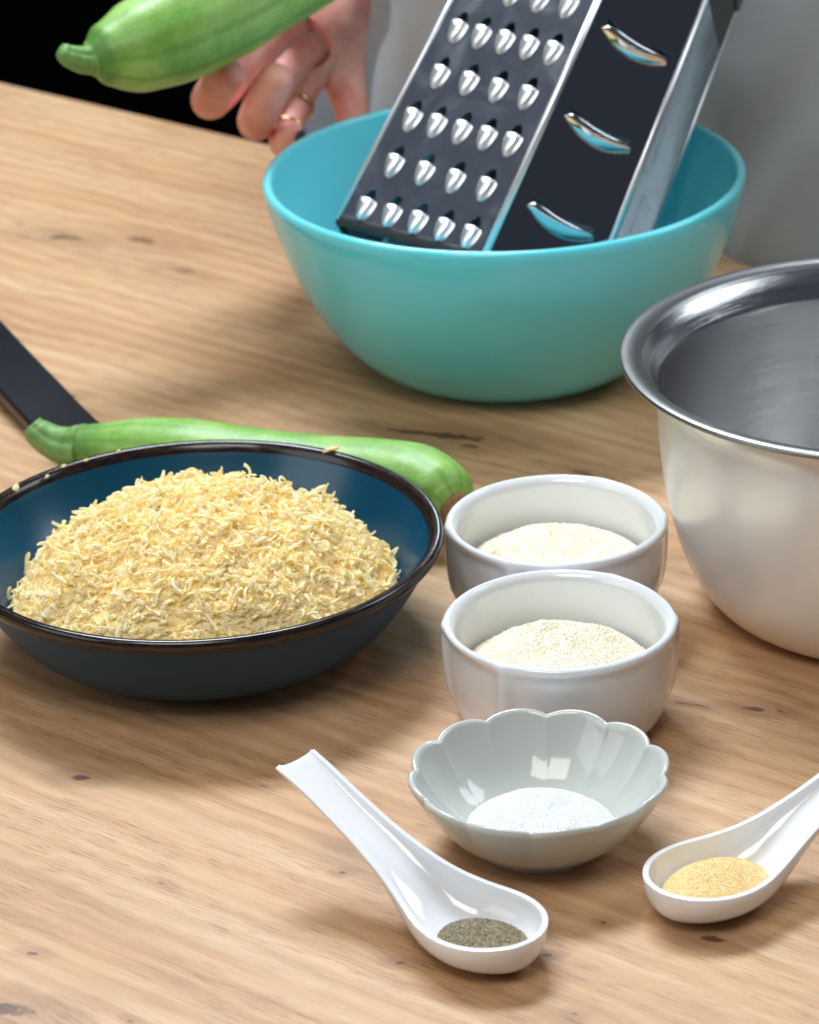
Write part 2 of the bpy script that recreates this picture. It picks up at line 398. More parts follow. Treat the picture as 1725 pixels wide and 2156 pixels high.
def heap(name, loc, rx, ry, rz, fn, mat, grain, ng, nr=90, na=200, amp=.0006, fs=600, lump=.0015, ls=120, seed=1, parent=None):
    """mound with rough surface plus loose grains; fn(q, ang)->height, q 0 centre..1 edge"""
    rnd = random.Random(seed); v = []; f = []
    def surf(q, a, rough=True):
        x, y = rx * q * math.cos(a), ry * q * math.sin(a); z = fn(q, a)
        if rough:
            P = Vector((x + seed, y, 0)); z += lump * noise.noise(P * ls) * (1 - q ** 6); z += amp * noise.noise(P * fs) + amp * .6 * noise.noise(P * fs * 2.3)
        return Vector((x, y, z))
    for i in range(nr + 1):
        for j in range(na): v.append(surf(i / nr, 2 * math.pi * j / na))
    for i in range(nr):
        for j in range(na):
            k = (j + 1) % na; f.append((i * na + j, (i + 1) * na + j, (i + 1) * na + k, i * na + k))
    # grains: small irregular octahedra
    for g in range(ng):
        q = math.sqrt(rnd.random()) * 1.0; a = rnd.random() * 2 * math.pi; c = surf(q, a); s = grain * rnd.uniform(.5, 1.5)
        b = len(v); M3 = Matrix.Rotation(rnd.random() * 6, 3, (rnd.random(), rnd.random(), rnd.random() + .1))
        for d in ((1, 0, 0), (-1, 0, 0), (0, 1, 0), (0, -1, 0), (0, 0, 1), (0, 0, -1)):
            v.append(c + M3 @ Vector((d[0] * s * rnd.uniform(.6, 1.2), d[1] * s * rnd.uniform(.6, 1.2), d[2] * s * rnd.uniform(.5, 1.))) + Vector((0, 0, s * .35)))
        for t in ((0, 2, 4), (2, 1, 4), (1, 3, 4), (3, 0, 4), (2, 0, 5), (1, 2, 5), (3, 1, 5), (0, 3, 5)): f.append(tuple(b + x for x in t))
    o = pyd(name, v, f, mat, smooth=False); o.location = loc; o.rotation_euler = (0, 0, rz); return o
def bell(z0, H, p=1.3, lumps=()):
    def f(q, a):
        z = z0 + H * max(0, (1 - q ** 2)) ** p
        for (lq, la, lh, lw) in lumps:
            dx = q * math.cos(a) - lq * math.cos(la); dy = q * math.sin(a) - lq * math.sin(la)
            z += lh * math.exp(-(dx * dx + dy * dy) / lw ** 2)
        return z
    return f
o = heap('almond_flour', (RF[0] - .001, RF[1], 0), .0405, .0405, 0, bell(.0235, .0155, 1.0, [(.55, R(20), .004, .18), (.3, R(140), .003, .25)]), ALM, .00042, 9000, seed=3)
tag(o, 'cream almond flour peaked in the front ramekin', 'almond flour', 'heaps of almond flour', 'stuff')
o = heap('almond_flour', (RB[0], RB[1], 0), .0400, .0400, 0, bell(.0245, .0120, .95, [(.78, R(190), .007, .16), (.3, R(100), .002, .3)]), ALM, .00042, 9000, seed=9)
tag(o, 'cream almond flour with a lump at its left in the rear ramekin', 'almond flour', 'heaps of almond flour', 'stuff')
o = heap('salt', (.0475, 1.2580, 0), .0300, .0300, 0, bell(.0090, .0105, .9, [(.3, R(80), .001, .3)]), SALT, .00026, 14000, lump=.0008, amp=.0003, fs=1200, seed=5)
tag(o, 'mound of fine white salt in the scalloped dish', 'salt', kind='stuff')

# ------------------------------------------------------------ spoons
SL = .132
Wt = [(0, 0), (.0006, .0045), (.0018, .0078), (.004, .0114), (.008, .0157), (.013, .0191), (.020, .0215), (.028, .0221), (.037, .0206), (.046, .0178), (.055, .0148), (.064, .0123), (.075, .0103), (.09, .0088), (.11, .0081), (.125, .0082), (SL, .0084)]
ZR = [(0, .0185), (.02, .0178), (.038, .0180), (.05, .0200), (.06, .0230), (.07, .0268), (.08, .0305), (.10, .0385), (.12, .0465), (SL, .0505)]
ZB = [(.012, .0036), (.040, .0036), (.048, .0056), (.056, .0098), (.064, .0155), (.072, .0208), (.085, .0275), (.10, .0342), (.12, .0435), (SL, .0490)]
def spoon(loc, rz, label):
    n = 70; S = []
    for i in range(n + 1):
        t = i / n; S.append(SL * (1 - math.cos(t * math.pi / 2) ** 1.0) if t < .4 else None)
    S = [SL * (t / n) ** 1.7 for t in range(n + 1)]
    out = [(s, -herm(s, Wt)) for s in S[::-1]] + [(s, herm(s, Wt)) for s in S[1:]]
    NQ = 12; rings = []
    for q in range(NQ + 1):
        th = q / NQ * math.pi / 2; lat = math.cos(th) ** .62; dep = math.sin(th) ** .9; ring = []
        for (s, y) in out:
            sc_ = s if s > .034 else .015 + (s / .034) * .019
            zr, zb = herm(s, ZR), herm(sc_, ZB)
            kh = min(1, max(0, (s - .06) / .03)); la = lat * (1 - kh) + math.cos(th) * kh
            ring.append(Vector((sc_ + (s - sc_) * la, y * la, zr - (zr - zb) * dep)))
        rings.append(ring)
    v, f = loft(rings, closed_u=False)
    o = pyd('soup_spoon', v, [tuple(reversed(x)) for x in f], SPOONM)
    b = bmesh.new(); b.from_mesh(o.data); bmesh.ops.remove_doubles(b, verts=b.verts, dist=.00005); bmesh.ops.recalc_face_normals(b, faces=b.faces)
    if sum(fa.normal.z for fa in b.faces) < 0: bmesh.ops.reverse_faces(b, faces=b.faces)
    b.to_mesh(o.data); b.free()
    md = o.modifiers.new('t', 'SOLIDIFY'); md.thickness = .0025; md.offset = -1
    bv = o.modifiers.new('b', 'BEVEL'); bv.width = .0013; bv.segments = 3; bv.limit_method = 'ANGLE'; bv.angle_limit = R(55)
    for pz in o.data.polygons: pz.use_smooth = True
    o.location = loc; o.rotation_euler = (0, 0, rz); o.scale = (.955, .965, .97)
    tag(o, label, 'spoon', 'white porcelain soup spoons'); return o
AL = R(133.5); AR = R(33)
def sp_xy(s, y, base, a): return (base[0] + s * math.cos(a) - y * math.sin(a), base[1] + s * math.sin(a) + y * math.cos(a))
LB = (.0385, 1.1580); RBS = (.0895, 1.1925)
spoon((LB[0], LB[1], 0), AL, 'white porcelain spoon of ground pepper, left of the scalloped dish')
spoon((RBS[0], RBS[1], 0), AR, 'white porcelain spoon of yellow garlic powder, cut by the right edge')
x, y = sp_xy(.024, 0, LB, AL)
o = heap('ground_pepper', (x, y, 0), .0190, .0160, AL, bell(.0066, .0036, .9), PEPP, .00022, 6000, nr=50, na=120, lump=.0006, amp=.0002, fs=1500, seed=21)
tag(o, 'grey-brown ground pepper lying in the left spoon', 'pepper', kind='stuff')
x, y = sp_xy(.0275, 0, RBS, AR)
o = heap('garlic_powder', (x, y, 0), .0225, .0170, AR, bell(.0088, .0078, .75), GARL, .00018, 6000, nr=50, na=120, lump=.0005, amp=.00015, fs=1500, seed=22)
tag(o, 'pale yellow garlic powder mounded in the right spoon', 'garlic powder', kind='stuff')

# ------------------------------------------------------------ grated cheese
def cheese_mat(name, tl):
    m = M(name); co = m.obj(); n = m.noise(co, 130, 3, .6); n2 = m.noise(co, 500, 2, .6)
    col = m.mix(m.mapr(n, .35, .65, 0, 1), rgb(.998, .90, .54), rgb(.999, .962, .78)) if tl else rgb(.995, .86, .42)  # crevice shading put into the core's deeper yellow
    m.set(Base_Color=col, Roughness=m.mapr(n2, .3, .7, .42, .65)); m.b.inputs['Specular IOR Level'].default_value = .25
    if tl:
        tr = m.n('BsdfTranslucent'); m.put(tr.inputs[0], rgb(1, .92, .58)); mx = m.n('MixShader'); mx.inputs[0].default_value = tl
        m.put(mx.inputs[1], m.b); m.put(mx.inputs[2], tr); m.put(m.out.inputs[0], mx.outputs[0])
    return m.m
CHE = cheese_mat('grated_cheese', .42); CHC = cheese_mat('shaded_cheese_core', 0)
def shred(v, f, c, d, nrm, L, w, th, curl, rnd, seg=6, taper=.5):
    d = (d - nrm * d.dot(nrm)); d = d.normalized() if d.length > 1e-6 else Vector((1, 0, 0)); s = d.cross(nrm).normalized()
    pts = []; ang = rnd.uniform(-.3, .3); p = c.copy(); tw = rnd.uniform(-2.2, 2.2); bendy = rnd.uniform(-curl, curl); lift = rnd.uniform(-.6, 1.2) * curl * .8
    base = len(v)
    for i in range(seg + 1):
        t = i / seg; a = bendy * (t - .3); e = lift * (t - .5)
        dd = (d * math.cos(a) + s * math.sin(a)) * math.cos(e) + nrm * math.sin(e)
        ss = (-d * math.sin(a) + s * math.cos(a)); nn = dd.cross(ss) * -1
        x = tw * t; s3 = ss * math.cos(x) + nn * math.sin(x); n3 = nn * math.cos(x) - ss * math.sin(x)
        ww = w * (1 - taper * abs(2 * t - 1) ** 3) * rnd.uniform(.7, 1.2); tt = th * rnd.uniform(.8, 1.2)
        v += [p + s3 * ww, p + n3 * tt, p - s3 * ww, p - n3 * tt]
        p = p + dd * (L / seg)
    for i in range(seg):
        for k in range(4):
            a, b = base + i * 4 + k, base + i * 4 + (k + 1) % 4; f.append((b, a, a + 4, b + 4))
    e = base + seg * 4; f.append((base, base + 1, base + 2, base + 3)); f.append((e + 3, e + 2, e + 1, e))
rnd = random.Random(11); v = []; f = []
HC = Vector((.002, -.004))
def hh(x, y):
    dx, dy = x - HC.x, y - HC.y; r = math.hypot(dx / .0895, dy / .0880)
    if r > 1: return .0
    z = .0215 + .0480 * (1 - r ** 2.5) ** .95
    z += .0040 * noise.noise(Vector((x, y, 3)) * 38) + .0040 * noise.noise(Vector((x, y, 1)) * 95) + .0024 * noise.noise(Vector((x, y, 7)) * 210)
    z += .006 * math.exp(-((x - .055) ** 2 + (y - .045) ** 2) / .012 ** 2)
    return z
def inner_r(z): 
    t = max(0, min(1, (z - .008) / .0375)); return .057 + .0425 * t ** (1 / 2.1)
# core
nr, na = 80, 240
for i in range(nr + 1):
    for j in range(na):
        q = i / nr * .985; a = 2 * math.pi * j / na; x = HC.x + .0895 * q * math.cos(a); y = HC.y + .088 * q * math.sin(a)
        z = hh(x, y) - .0022; rr = math.hypot(x, y); lim = inner_r(z) - .002
        if rr > lim: x, y = x * lim / rr, y * lim / rr
        v.append(Vector((x, y, z)))
for i in range(nr):
    for j in range(na):
        k = (j + 1) % na; f.append((i * na + j, (i + 1) * na + j, (i + 1) * na + k, i * na + k))
ncore = len(f)
NS = 10500
for i in range(NS):
    q = math.sqrt(rnd.random()); a = rnd.random() * 2 * math.pi
    x = HC.x + .0885 * q * math.cos(a); y = HC.y + .087 * q * math.sin(a); e = .002
    z = hh(x, y); gx = (hh(x + e, y) - hh(x - e, y)) / (2 * e); gy = (hh(x, y + e) - hh(x, y - e)) / (2 * e)
    gx = max(-1.3, min(1.3, gx)); gy = max(-1.3, min(1.3, gy))
    nrm = Vector((-gx, -gy, 1)).normalized(); nrm = (nrm + Vector((rnd.gauss(0, .28), rnd.gauss(0, .28), 0))).normalized()
    th = rnd.random() * 6.283; c = Vector((x, y, z - rnd.uniform(.0002, .0045) * (.3 + rnd.random())))
    if math.hypot(c.x, c.y) > inner_r(c.z) - .002: continue
    big = rnd.random()
    L = rnd.uniform(.003, .0065) if big < .72 else rnd.uniform(.0065, .012)
    shred(v, f, c, Vector((math.cos(th), math.sin(th), 0)), nrm, L, rnd.choice((.0006, .0008, .0011, .0014)) * rnd.uniform(.8, 1.2), rnd.uniform(.0005, .00085), 1.6 if big < .6 else 3.0, rnd, 5 if L < .009 else 8)
# shreds that stick out of the heap
for (x, y, hgt) in ((-.064, .046, .011), (-.044, .052, .008), (.0065, .055, .013), (.056, .044, .009), (-.080, .022, .009), (-.085, -.006, .006), (-.030, .058, .005), (.078, .012, .006), (-.072, .034, .006), (.03, .058, .005)):
    z = hh(x, y); shred(v, f, Vector((x, y, max(z, .03) - .002)), Vector((rnd.uniform(-1, 1), rnd.uniform(-.4, .4), 0)), Vector((0, .9, .45)).normalized(), .004, .0007, .0004, 2, rnd)
    shred(v, f, Vector((x, y, max(z, .03) - .003)), Vector((rnd.uniform(-.35, .35), 0, 1)), Vector((rnd.uniform(-.5, .5), -1, 0)).normalized(), hgt, .0011, .0005, 1.8, rnd, 8)
for q_ in v:
    rr = math.hypot(q_.x, q_.y); lim = (inner_r(q_.z) if q_.z < .0465 else .2) - .0012
    if rr > lim: q_.x *= lim / rr; q_.y *= lim / rr
    q_.z = max(q_.z, .009)
o = pyd('grated_cheese', v, f, [CHE, CHC], smooth=False)
for k_ in range(ncore): o.data.polygons[k_].material_index = 1; o.data.polygons[k_].use_smooth = True
o.location = dr.location
tag(o, 'heap of finely grated pale yellow cheese in the blue dish', 'cheese', kind='stuff')
# stray bits on the rim and inside wall
for k, (ang, rr, zz, L, lab) in enumerate([
        (57, .1030, .0500, .0085, 'long cheese scrap lying on the back of the dish rim, near the zucchini tip'),
        (146, .1035, .0500, .0050, 'thick cheese scrap on the far left of the dish rim'),
        (129, .1035, .0502, .0030, 'small cheese crumb on the dish rim, middle of the left group'),
        (135, .1020, .0498, .0026, 'small cheese crumb on the inner edge of the dish rim at left'),
        (122, .1036, .0500, .0026, 'small cheese crumb on the dish rim nearest the zucchini stem'),
        (113, .1036, .0502, .0022, 'small cheese crumb on the dish rim in front of the zucchini body'),
        (158, .1035, .0500, .0026, 'small cheese crumb on the dish rim, leftmost'),
        (247, .1000, .0492, .0048, 'pale cheese scrap on the front of the dish rim')]):
    vv = []; ff = []; a = R(ang)
    for q in range(3 if L > .004 else 1):
        shred(vv, ff, Vector((rnd.uniform(-.3, .3) * L, rnd.uniform(-.0006, .0006), .0004 + .0005 * q)), Vector((1, rnd.uniform(-.5, .5), 0)), Vector((0, 0, 1)), L * rnd.uniform(.7, 1.), .0013 if L > .004 else .0008, .0007, 1.2, rnd, 5)
    o = pyd('cheese_crumb', vv, ff, CHE, smooth=False); o.location = (dr.location.x + rr * math.cos(a), dr.location.y + rr * math.sin(a), zz + .002)
    o.rotation_euler = (0, 0, a + 1.57 + rnd.uniform(-.3, .3) if L < .008 else R(15)); tag(o, lab, 'cheese crumb', 'stray cheese bits on the dish rim')

# ------------------------------------------------------------ zucchini
def zuc_mat(name, light, mid_, dark, under):
    m = M(name); uv = m.uv(); co = m.obj()
    sep = m.n('SeparateXYZ'); m.put(sep.inputs[0], uv); U, V = sep.outputs[0], sep.outputs[1]
    w = m.noise(m.scale(uv, 3, 3, 1), 1, 3, .6)
    st = m.math('SINE', m.math('MULTIPLY_ADD', U, 2 * math.pi * 10, m.math('MULTIPLY', w, 1.6)))
    stripe = m.mapr(st, .35, 1.0, 0, 1, True)
    sp = m.noise(m.scale(uv, 110, 150, 1), 1, 3, .75)
    speck = m.mapr(sp, .56, .68, 0, 1, True)
    base = m.mix(m.mapr(m.noise(co, 40, 3, .6), .35, .65, 0, 1), mid_, light)
    col = m.mix(m.math('MULTIPLY', stripe, .42), base, dark)
    col = m.mix(m.math('MULTIPLY', speck, .6), col, under)
    g = m.mapr(V, .08, .16, 1, 0, True); col = m.mix(m.math('MULTIPLY', g, m.mapr(w, .3, .6, .3, 1)), col, srgb(60, 118, 48))
    m.set(Base_Color=col, Roughness=.42); m.b.inputs['Subsurface Weight'].default_value = .12
    m.b.inputs['Subsurface Radius'].default_value = (.5, 1, .2); m.b.inputs['Subsurface Scale'].default_value = .003
    m.bump(m.math('ADD', m.math('MULTIPLY', sp, .4), m.noise(m.scale(uv, 16, 14, 1), 1, 3)), .35, .0009)
    return m.m
def zmesh(name, pts, rads, mats, ribs=.03, nrib=10, nu=72, per=10, parent=None):
    P = catmull(pts, per); n = len(P)
    RR = []
    for i in range(n):
        x = i / per; k = min(int(x), len(rads) - 2); t = x - k; t = t * t * (3 - 2 * t) * .4 + t * .6; RR.append(rads[k] * (1 - t) + rads[k + 1] * t)
    v = []; f = []; ref = Vector((0, 0, 1))
    for i, p_ in enumerate(P):
        d = (P[min(i + 1, n - 1)] - P[max(i - 1, 0)]).normalized(); s = d.cross(ref).normalized(); w = s.cross(d)
        for j in range(nu):
            a = 2 * math.pi * j / nu; q = abs(math.sin(a * nrib / 2)); r = RR[i] * (1 + ribs * (q ** .6 - .6)) * (1 + .02 * noise.noise(Vector((i * .09, math.cos(a), math.sin(a)))))
            v.append(p_ + s * math.cos(a) * r + w * math.sin(a) * r)
    for i in range(n - 1):
        for j in range(nu):
            k = (j + 1) % nu; f.append((i * nu + j, i * nu + k, (i + 1) * nu + k, (i + 1) * nu + j))
    f.append(tuple(reversed(range(nu)))); f.append(tuple(range((n - 1) * nu, n * nu)))
    me = bpy.data.meshes.new(name); me.from_pydata([tuple(x) for x in v], [], f); uv = me.uv_layers.new(name='UV')
    for p_ in me.polygons:
        i, j = divmod(p_.index, nu)
        if p_.loop_total != 4: continue
        for li, (a, b) in zip(p_.loop_indices, ((j, i), (j + 1, i), (j + 1, i + 1), (j, i + 1))): uv.data[li].uv = (a / nu, b / (n - 1))
    me.update(); return link(name, me, mats, parent)
ZSK = zuc_mat('zucchini_skin', srgb(150, 192, 98), srgb(112, 164, 62), srgb(74, 146, 44), srgb(204, 228, 168))
STEM = M('zucchini_stem'); nn_ = STEM.noise(STEM.obj(), 260, 4, .7)
STEM.set(Base_Color=STEM.mix(nn_, srgb(52, 112, 44), srgb(150, 194, 112)), Roughness=.5).bump(nn_, .6, .001); STEM = STEM.m
BLOS = M('zucchini_blossom_scar'); nn_ = BLOS.noise(BLOS.obj(), 400, 3, .7)
BLOS.set(Base_Color=BLOS.mix(nn_, srgb(96, 70, 40), srgb(178, 146, 96)), Roughness=.8).bump(nn_, .8, .001); BLOS = BLOS.m
z1 = empty('zucchini', (-.08, 1.60, 0)); tag(z1, 'light green zucchini lying on the table behind the blue dish', 'zucchini', 'zucchini')
def rel(L, o): return [Vector(p_) - Vector(o) for p_ in L]
zp = [(-.168, 1.6395, .019), (-.152, 1.6345, .0190), (-.128, 1.6225, .0205), (-.105, 1.6105, .0212), (-.075, 1.5985, .0200), (-.045, 1.5880, .0190), (-.018, 1.5765, .0205), (.002, 1.5640, .0225), (.0145, 1.5520, .0215), (.0195, 1.5460, .0205), (.0215, 1.5435, .020)]
zmesh('body', rel(zp, z1.location), [.0088, .0125, .0178, .0203, .0207, .0212, .0216, .0216, .0192, .0140, .0065], ZSK, .012, 10, parent=z1)
zmesh('stem', rel([(-.160, 1.637, .019), (-.168, 1.640, .0185), (-.176, 1.643, .0205), (-.182, 1.645, .0245), (-.1850, 1.646, .0280)], z1.location), [.0115, .0096, .0080, .0068, .0052], STEM, .16, 5, 40, 8, parent=z1)
zmesh('blossom_scar', rel([(.0195, 1.5462, .0203), (.0225, 1.5425, .020), (.0240, 1.5408, .0198)], z1.location), [.0095, .0085, .0045], BLOS, .1, 6, 32, 6, parent=z1)
z2 = empty('zucchini', (-.10, 1.85, .17)); tag(z2, 'fat light green zucchini held up by the hand, stem to the left', 'zucchini', 'zucchini')
zp = [(-.156, 1.798, .1680), (-.149, 1.802, .1685), (-.134, 1.812, .1690), (-.112, 1.828, .1730), (-.088, 1.848, .1785), (-.062, 1.870, .1850), (-.035, 1.892, .1905), (-.010, 1.914, .1950)]
zmesh('body', rel(zp, z2.location), [.0095, .0165, .0240, .0275, .0278, .0255, .0225, .0205], ZSK, .022, 8, parent=z2)
zmesh('stem', rel([(-.152, 1.800, .1680), (-.159, 1.796, .1682), (-.166, 1.792, .1715), (-.170, 1.790, .1750)], z2.location), [.0095, .0070, .0058, .0044], STEM, .16, 5, 40, 8, parent=z2)

# ------------------------------------------------------------ dark handle at left
BLK = M('black_handle'); nn_ = BLK.noise(BLK.obj(), 60, 3, .6)
BLK.set(Base_Color=BLK.mix(nn_, rgb(.004, .0045, .008), rgb(.005, .006, .010)), Roughness=.33); BLK = BLK.m
BLE = steel('dull_steel_edge', .25, .3, .45)
hd = empty('kitchen_knife', (-.1765, 1.699, 0)); tag(hd, 'black flat-handled kitchen knife lying behind the zucchini stem at the left edge', 'knife')
path = [(-.160, 1.662, .004), (-.178, 1.695, .006), (-.197, 1.734, .009), (-.2165, 1.776, .011), (-.2365, 1.822, .012), (-.260, 1.876, .010)]
P = catmull(path, 8); rings = []
for i, p_ in enumerate(P):
    d = (P[min(i + 1, len(P) - 1)] - P[max(i - 1, 0)]).normalized(); s = d.cross(Vector((0, 0, 1))).normalized(); w_ = .0160; t_ = .0042
    rings.append([p_ - Vector((-.18, 1.70, 0)) + s * x + Vector((0, 0, z)) for x, z in ((w_, t_ * .5), (w_ * .93, t_), (-w_ * .93, t_), (-w_, t_ * .5), (-w_, -t_ * .5), (-w_ * .93, -t_), (w_ * .93, -t_), (w_, -t_ * .5))])
v, f = loft(rings, cap0=True, cap1=True); pyd('handle', v, f, BLK, hd, smooth=False)
v = [(-.151, 1.640, .0035), (-.170, 1.655, .0035), (-.150, 1.628, .0015), (-.135, 1.600, .0015), (-.131, 1.606, .0015), (-.141, 1.634, .0035)]
v = [Vector(a) - Vector((-.18, 1.70, 0)) for a in ((-.1730, 1.668, .004), (-.1500, 1.659, .004), (-.128, 1.628, .003), (-.118, 1.640 - .03, .003), (-.150, 1.632, .003))]
vt = v + [a + Vector((0, 0, .0016)) for a in v]
f = [(4, 3, 2, 1, 0), (5, 6, 7, 8, 9)] + [(i, (i + 1) % 5, 5 + (i + 1) % 5, 5 + i) for i in range(5)]
pyd('blade', vt, f, BLE, hd, smooth=False)

# ------------------------------------------------------------ grater
B = [Vector(p_) for p_ in ((-.029703, 1.724170, .098886), (.042193, 1.666446, .096271), (.091566, 1.674514, .062270), (.105303, 1.746230, .005914), (.033407, 1.803954, .008529), (-.015966, 1.795886, .042530))]
T = [Vector(p_) for p_ in ((.067691, 1.828425, .244593), (.129589, 1.778728, .242342), (.172097, 1.785674, .213069), (.183924, 1.847417, .164550), (.122025, 1.897114, .166801), (.079517, 1.890168, .196074))]
C0 = sum(B, Vector()) / 6; C1 = sum(T, Vector()) / 6; AX = (C1 - C0).normalized(); GL = (C1 - C0).length
LIFT = Vector((-.0015, .004, .0015)); 
gr = empty('grater', C0 + LIFT); tag(gr, 'six-sided shiny steel grater leaning in the turquoise bowl', 'grater')
def gsteel(name, base, r0, r1, smear=0.):
    m = M(name); c = m.obj(); n = m.noise(m.scale(c, 30, 30, 30), 1, 4, .65, 1.2)
    s_ = m.mapr(n, .5, .72, 0, smear, True)
    m.set(Base_Color=rgb(*base), Metallic=1.0, Roughness=m.mapr(n, .4, .75, r0, r1, True)); m.bump(m.noise(c, 6, 2), .3, .004 if name != 'tooth_steel' else 0); return m.m
GS = gsteel('grater_panel_steel', (.90, .94, 1.0), .15, .22, .3)
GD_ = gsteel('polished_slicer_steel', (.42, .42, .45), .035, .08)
GB_ = gsteel('blade_steel', (.72, .73, .76), .06, .14)
GE = gsteel('polished_edge_steel', (.95, .96, .98), .38, .45)
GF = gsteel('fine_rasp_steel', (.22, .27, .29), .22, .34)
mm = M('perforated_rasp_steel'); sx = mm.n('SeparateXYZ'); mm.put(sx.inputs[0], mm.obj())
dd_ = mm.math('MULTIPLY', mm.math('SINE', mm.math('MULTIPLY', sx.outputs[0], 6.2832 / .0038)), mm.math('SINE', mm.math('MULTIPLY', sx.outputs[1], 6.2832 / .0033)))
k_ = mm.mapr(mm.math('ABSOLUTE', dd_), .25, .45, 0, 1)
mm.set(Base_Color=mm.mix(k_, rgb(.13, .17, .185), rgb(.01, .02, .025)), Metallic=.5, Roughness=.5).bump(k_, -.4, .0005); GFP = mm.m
GT = gsteel('tooth_steel', (.97, .98, 1.0), .36, .44)
RUB = M('black_rubber').set(Base_Color=rgb(.012, .014, .016), Roughness=.55).m
def facef(k):
    b0, b1, t0, t1 = B[k], B[(k + 1) % 6], T[k], T[(k + 1) % 6]
    o_ = (b0 + b1) / 2; X = (b1 - b0).normalized(); Yd = ((t0 + t1) / 2 - o_); H = Yd.length; Yd = Yd.normalized(); Z = X.cross(Yd).normalized()
    if Z.dot((o_ - C0)) < 0: X = -X; Z = X.cross(Yd).normalized()
    return o_ + LIFT, X, Yd, Z, (b1 - b0).length / 2, (t1 - t0).length / 2, H
def fmat(o_, X, Yd, Z):
    return Matrix(((X.x, Yd.x, Z.x, o_.x - gr.location.x), (X.y, Yd.y, Z.y, o_.y - gr.location.y), (X.z, Yd.z, Z.z, o_.z - gr.location.z), (0, 0, 0, 1)))
def panel(name, k, holes, mat, thick=.0008):
    o_, X, Yd, Z, wb, wt, H = facef(k)
    cu = bpy.data.curves.new(name, 'CURVE'); cu.dimensions = '2D'; cu.fill_mode = 'BOTH'; cu.extrude = thick / 2; cu.resolution_u = 1
    def poly(pts):
        s = cu.splines.new('POLY'); s.points.add(len(pts) - 1); s.use_cyclic_u = True
        for q, p_ in zip(s.points, pts): q.co = (p_[0], p_[1], 0, 1)
    g = .0016
    poly([(-wb + g, .001), (wb - g, .001), (wt - g, H), (-wt + g, H)])
    for h_ in holes: poly(h_)
    tmp = bpy.data.objects.new('tmp', cu); COL.objects.link(tmp)
    dg = bpy.context.evaluated_depsgraph_get(); me = bpy.data.meshes.new_from_object(tmp.evaluated_get(dg))
    bpy.data.objects.remove(tmp); me.materials.clear()
    ob = link(name, me, mat, gr, smooth=False); ob.matrix_local = fmat(o_, X, Yd, Z); return ob, wb, wt, H
# coarse face (0-1)
a_, b_ = .0036, .0080
rows = []; o_, X, Yd, Z, wb, wt, H = facef(0)
pitch = .0262; y = .0085+.004; k = 0
while y < H - .016:
    nc = 5 if k % 2 == 0 else 4; wy = wb + (wt - wb) * y / H; sp = (2 * wy - .022) / 4.2 * (1 if nc == 5 else 1.2)
    for i in range(nc): rows.append(((i - (nc - 1) / 2) * sp, y))
    y += pitch; k += 1
hl = [[(cx + a_ * math.cos(t * math.pi / 12), cy + b_ * math.sin(t * math.pi / 12)) for t in range(24)] for cx, cy in rows]
cp_, wb, wt, H = panel('coarse_panel', 0, hl, GS)
v = []; f = []
for q in range(7):
    for i in range(13):
        ph = math.pi + math.pi * i / 12; th = q / 6 * math.pi / 2
        v.append((a_ * 1.10 * math.cos(ph), -.0002 + (b_ * 1.45) * math.sin(ph) * math.cos(th), .0030 * math.sin(th) * abs(math.sin(ph)) ** .6))
for q in range(6):
    for i in range(12): f.append((q * 13 + i, q * 13 + i + 1, (q + 1) * 13 + i + 1, (q + 1) * 13 + i))
tm = bpy.data.meshes.new('grating_tooth'); tm.from_pydata(v, [], f); tm.materials.append(GT); tm.update()
for p_ in tm.polygons: p_.use_smooth = True
for cx, cy in rows:
    t_ = bpy.data.objects.new('grating_tooth', tm); COL.objects.link(t_); t_.parent = cp_; t_.location = (cx, cy + .0016, .0006)
    md = t_.modifiers.new('t', 'SOLIDIFY'); md.thickness = .0007; md.offset = 0
# slicing face (1-2)
o_, X, Yd, Z, wb, wt, H = facef(1)
slots = []
ys = [.034, .084, .134, .178]
def smile(x, w): return -.0 + .0065 * (x / w) ** 2
for y in ys:
    w_ = .0190; top = []; bot = []
    for i in range(17):
        x = -w_ + 2 * w_ * i / 16; top.append((x, y + smile(x, w_) + .0042 * (1 - (x / w_) ** 2) ** .5)); bot.append((x, y + smile(x, w_) - .0022 * (1 - (x / w_) ** 2) ** .5))
    slots.append(bot + top[::-1][1:-1])
sp_, wb, wt, H = panel('slicing_panel', 1, slots, GD_)
for y in ys:
    v = []; f = []; w_ = .0198; ns, nt = 25, 9
    for j in range(nt):
        for i in range(ns):
            x = -w_ + 2 * w_ * i / (ns - 1); e_ = max(0, 1 - (x / w_) ** 2) ** .45; a = j / (nt - 1)
            # a raised lip that rises from below the slot and curls over it
            yy = y + smile(x, w_) - .0055 + .0072 * e_ * a; zz = .0050 * e_ * math.sin(a * math.pi * .58)
            v.append((x, yy, zz + .0004))
    for j in range(nt - 1):
        for i in range(ns - 1): f.append((j * ns + i, j * ns + i + 1, (j + 1) * ns + i + 1, (j + 1) * ns + i))
    b_o = pyd('slicing_blade', v, f, GB_, sp_); md = b_o.modifiers.new('t', 'SOLIDIFY'); md.thickness = .0007; md.offset = 0
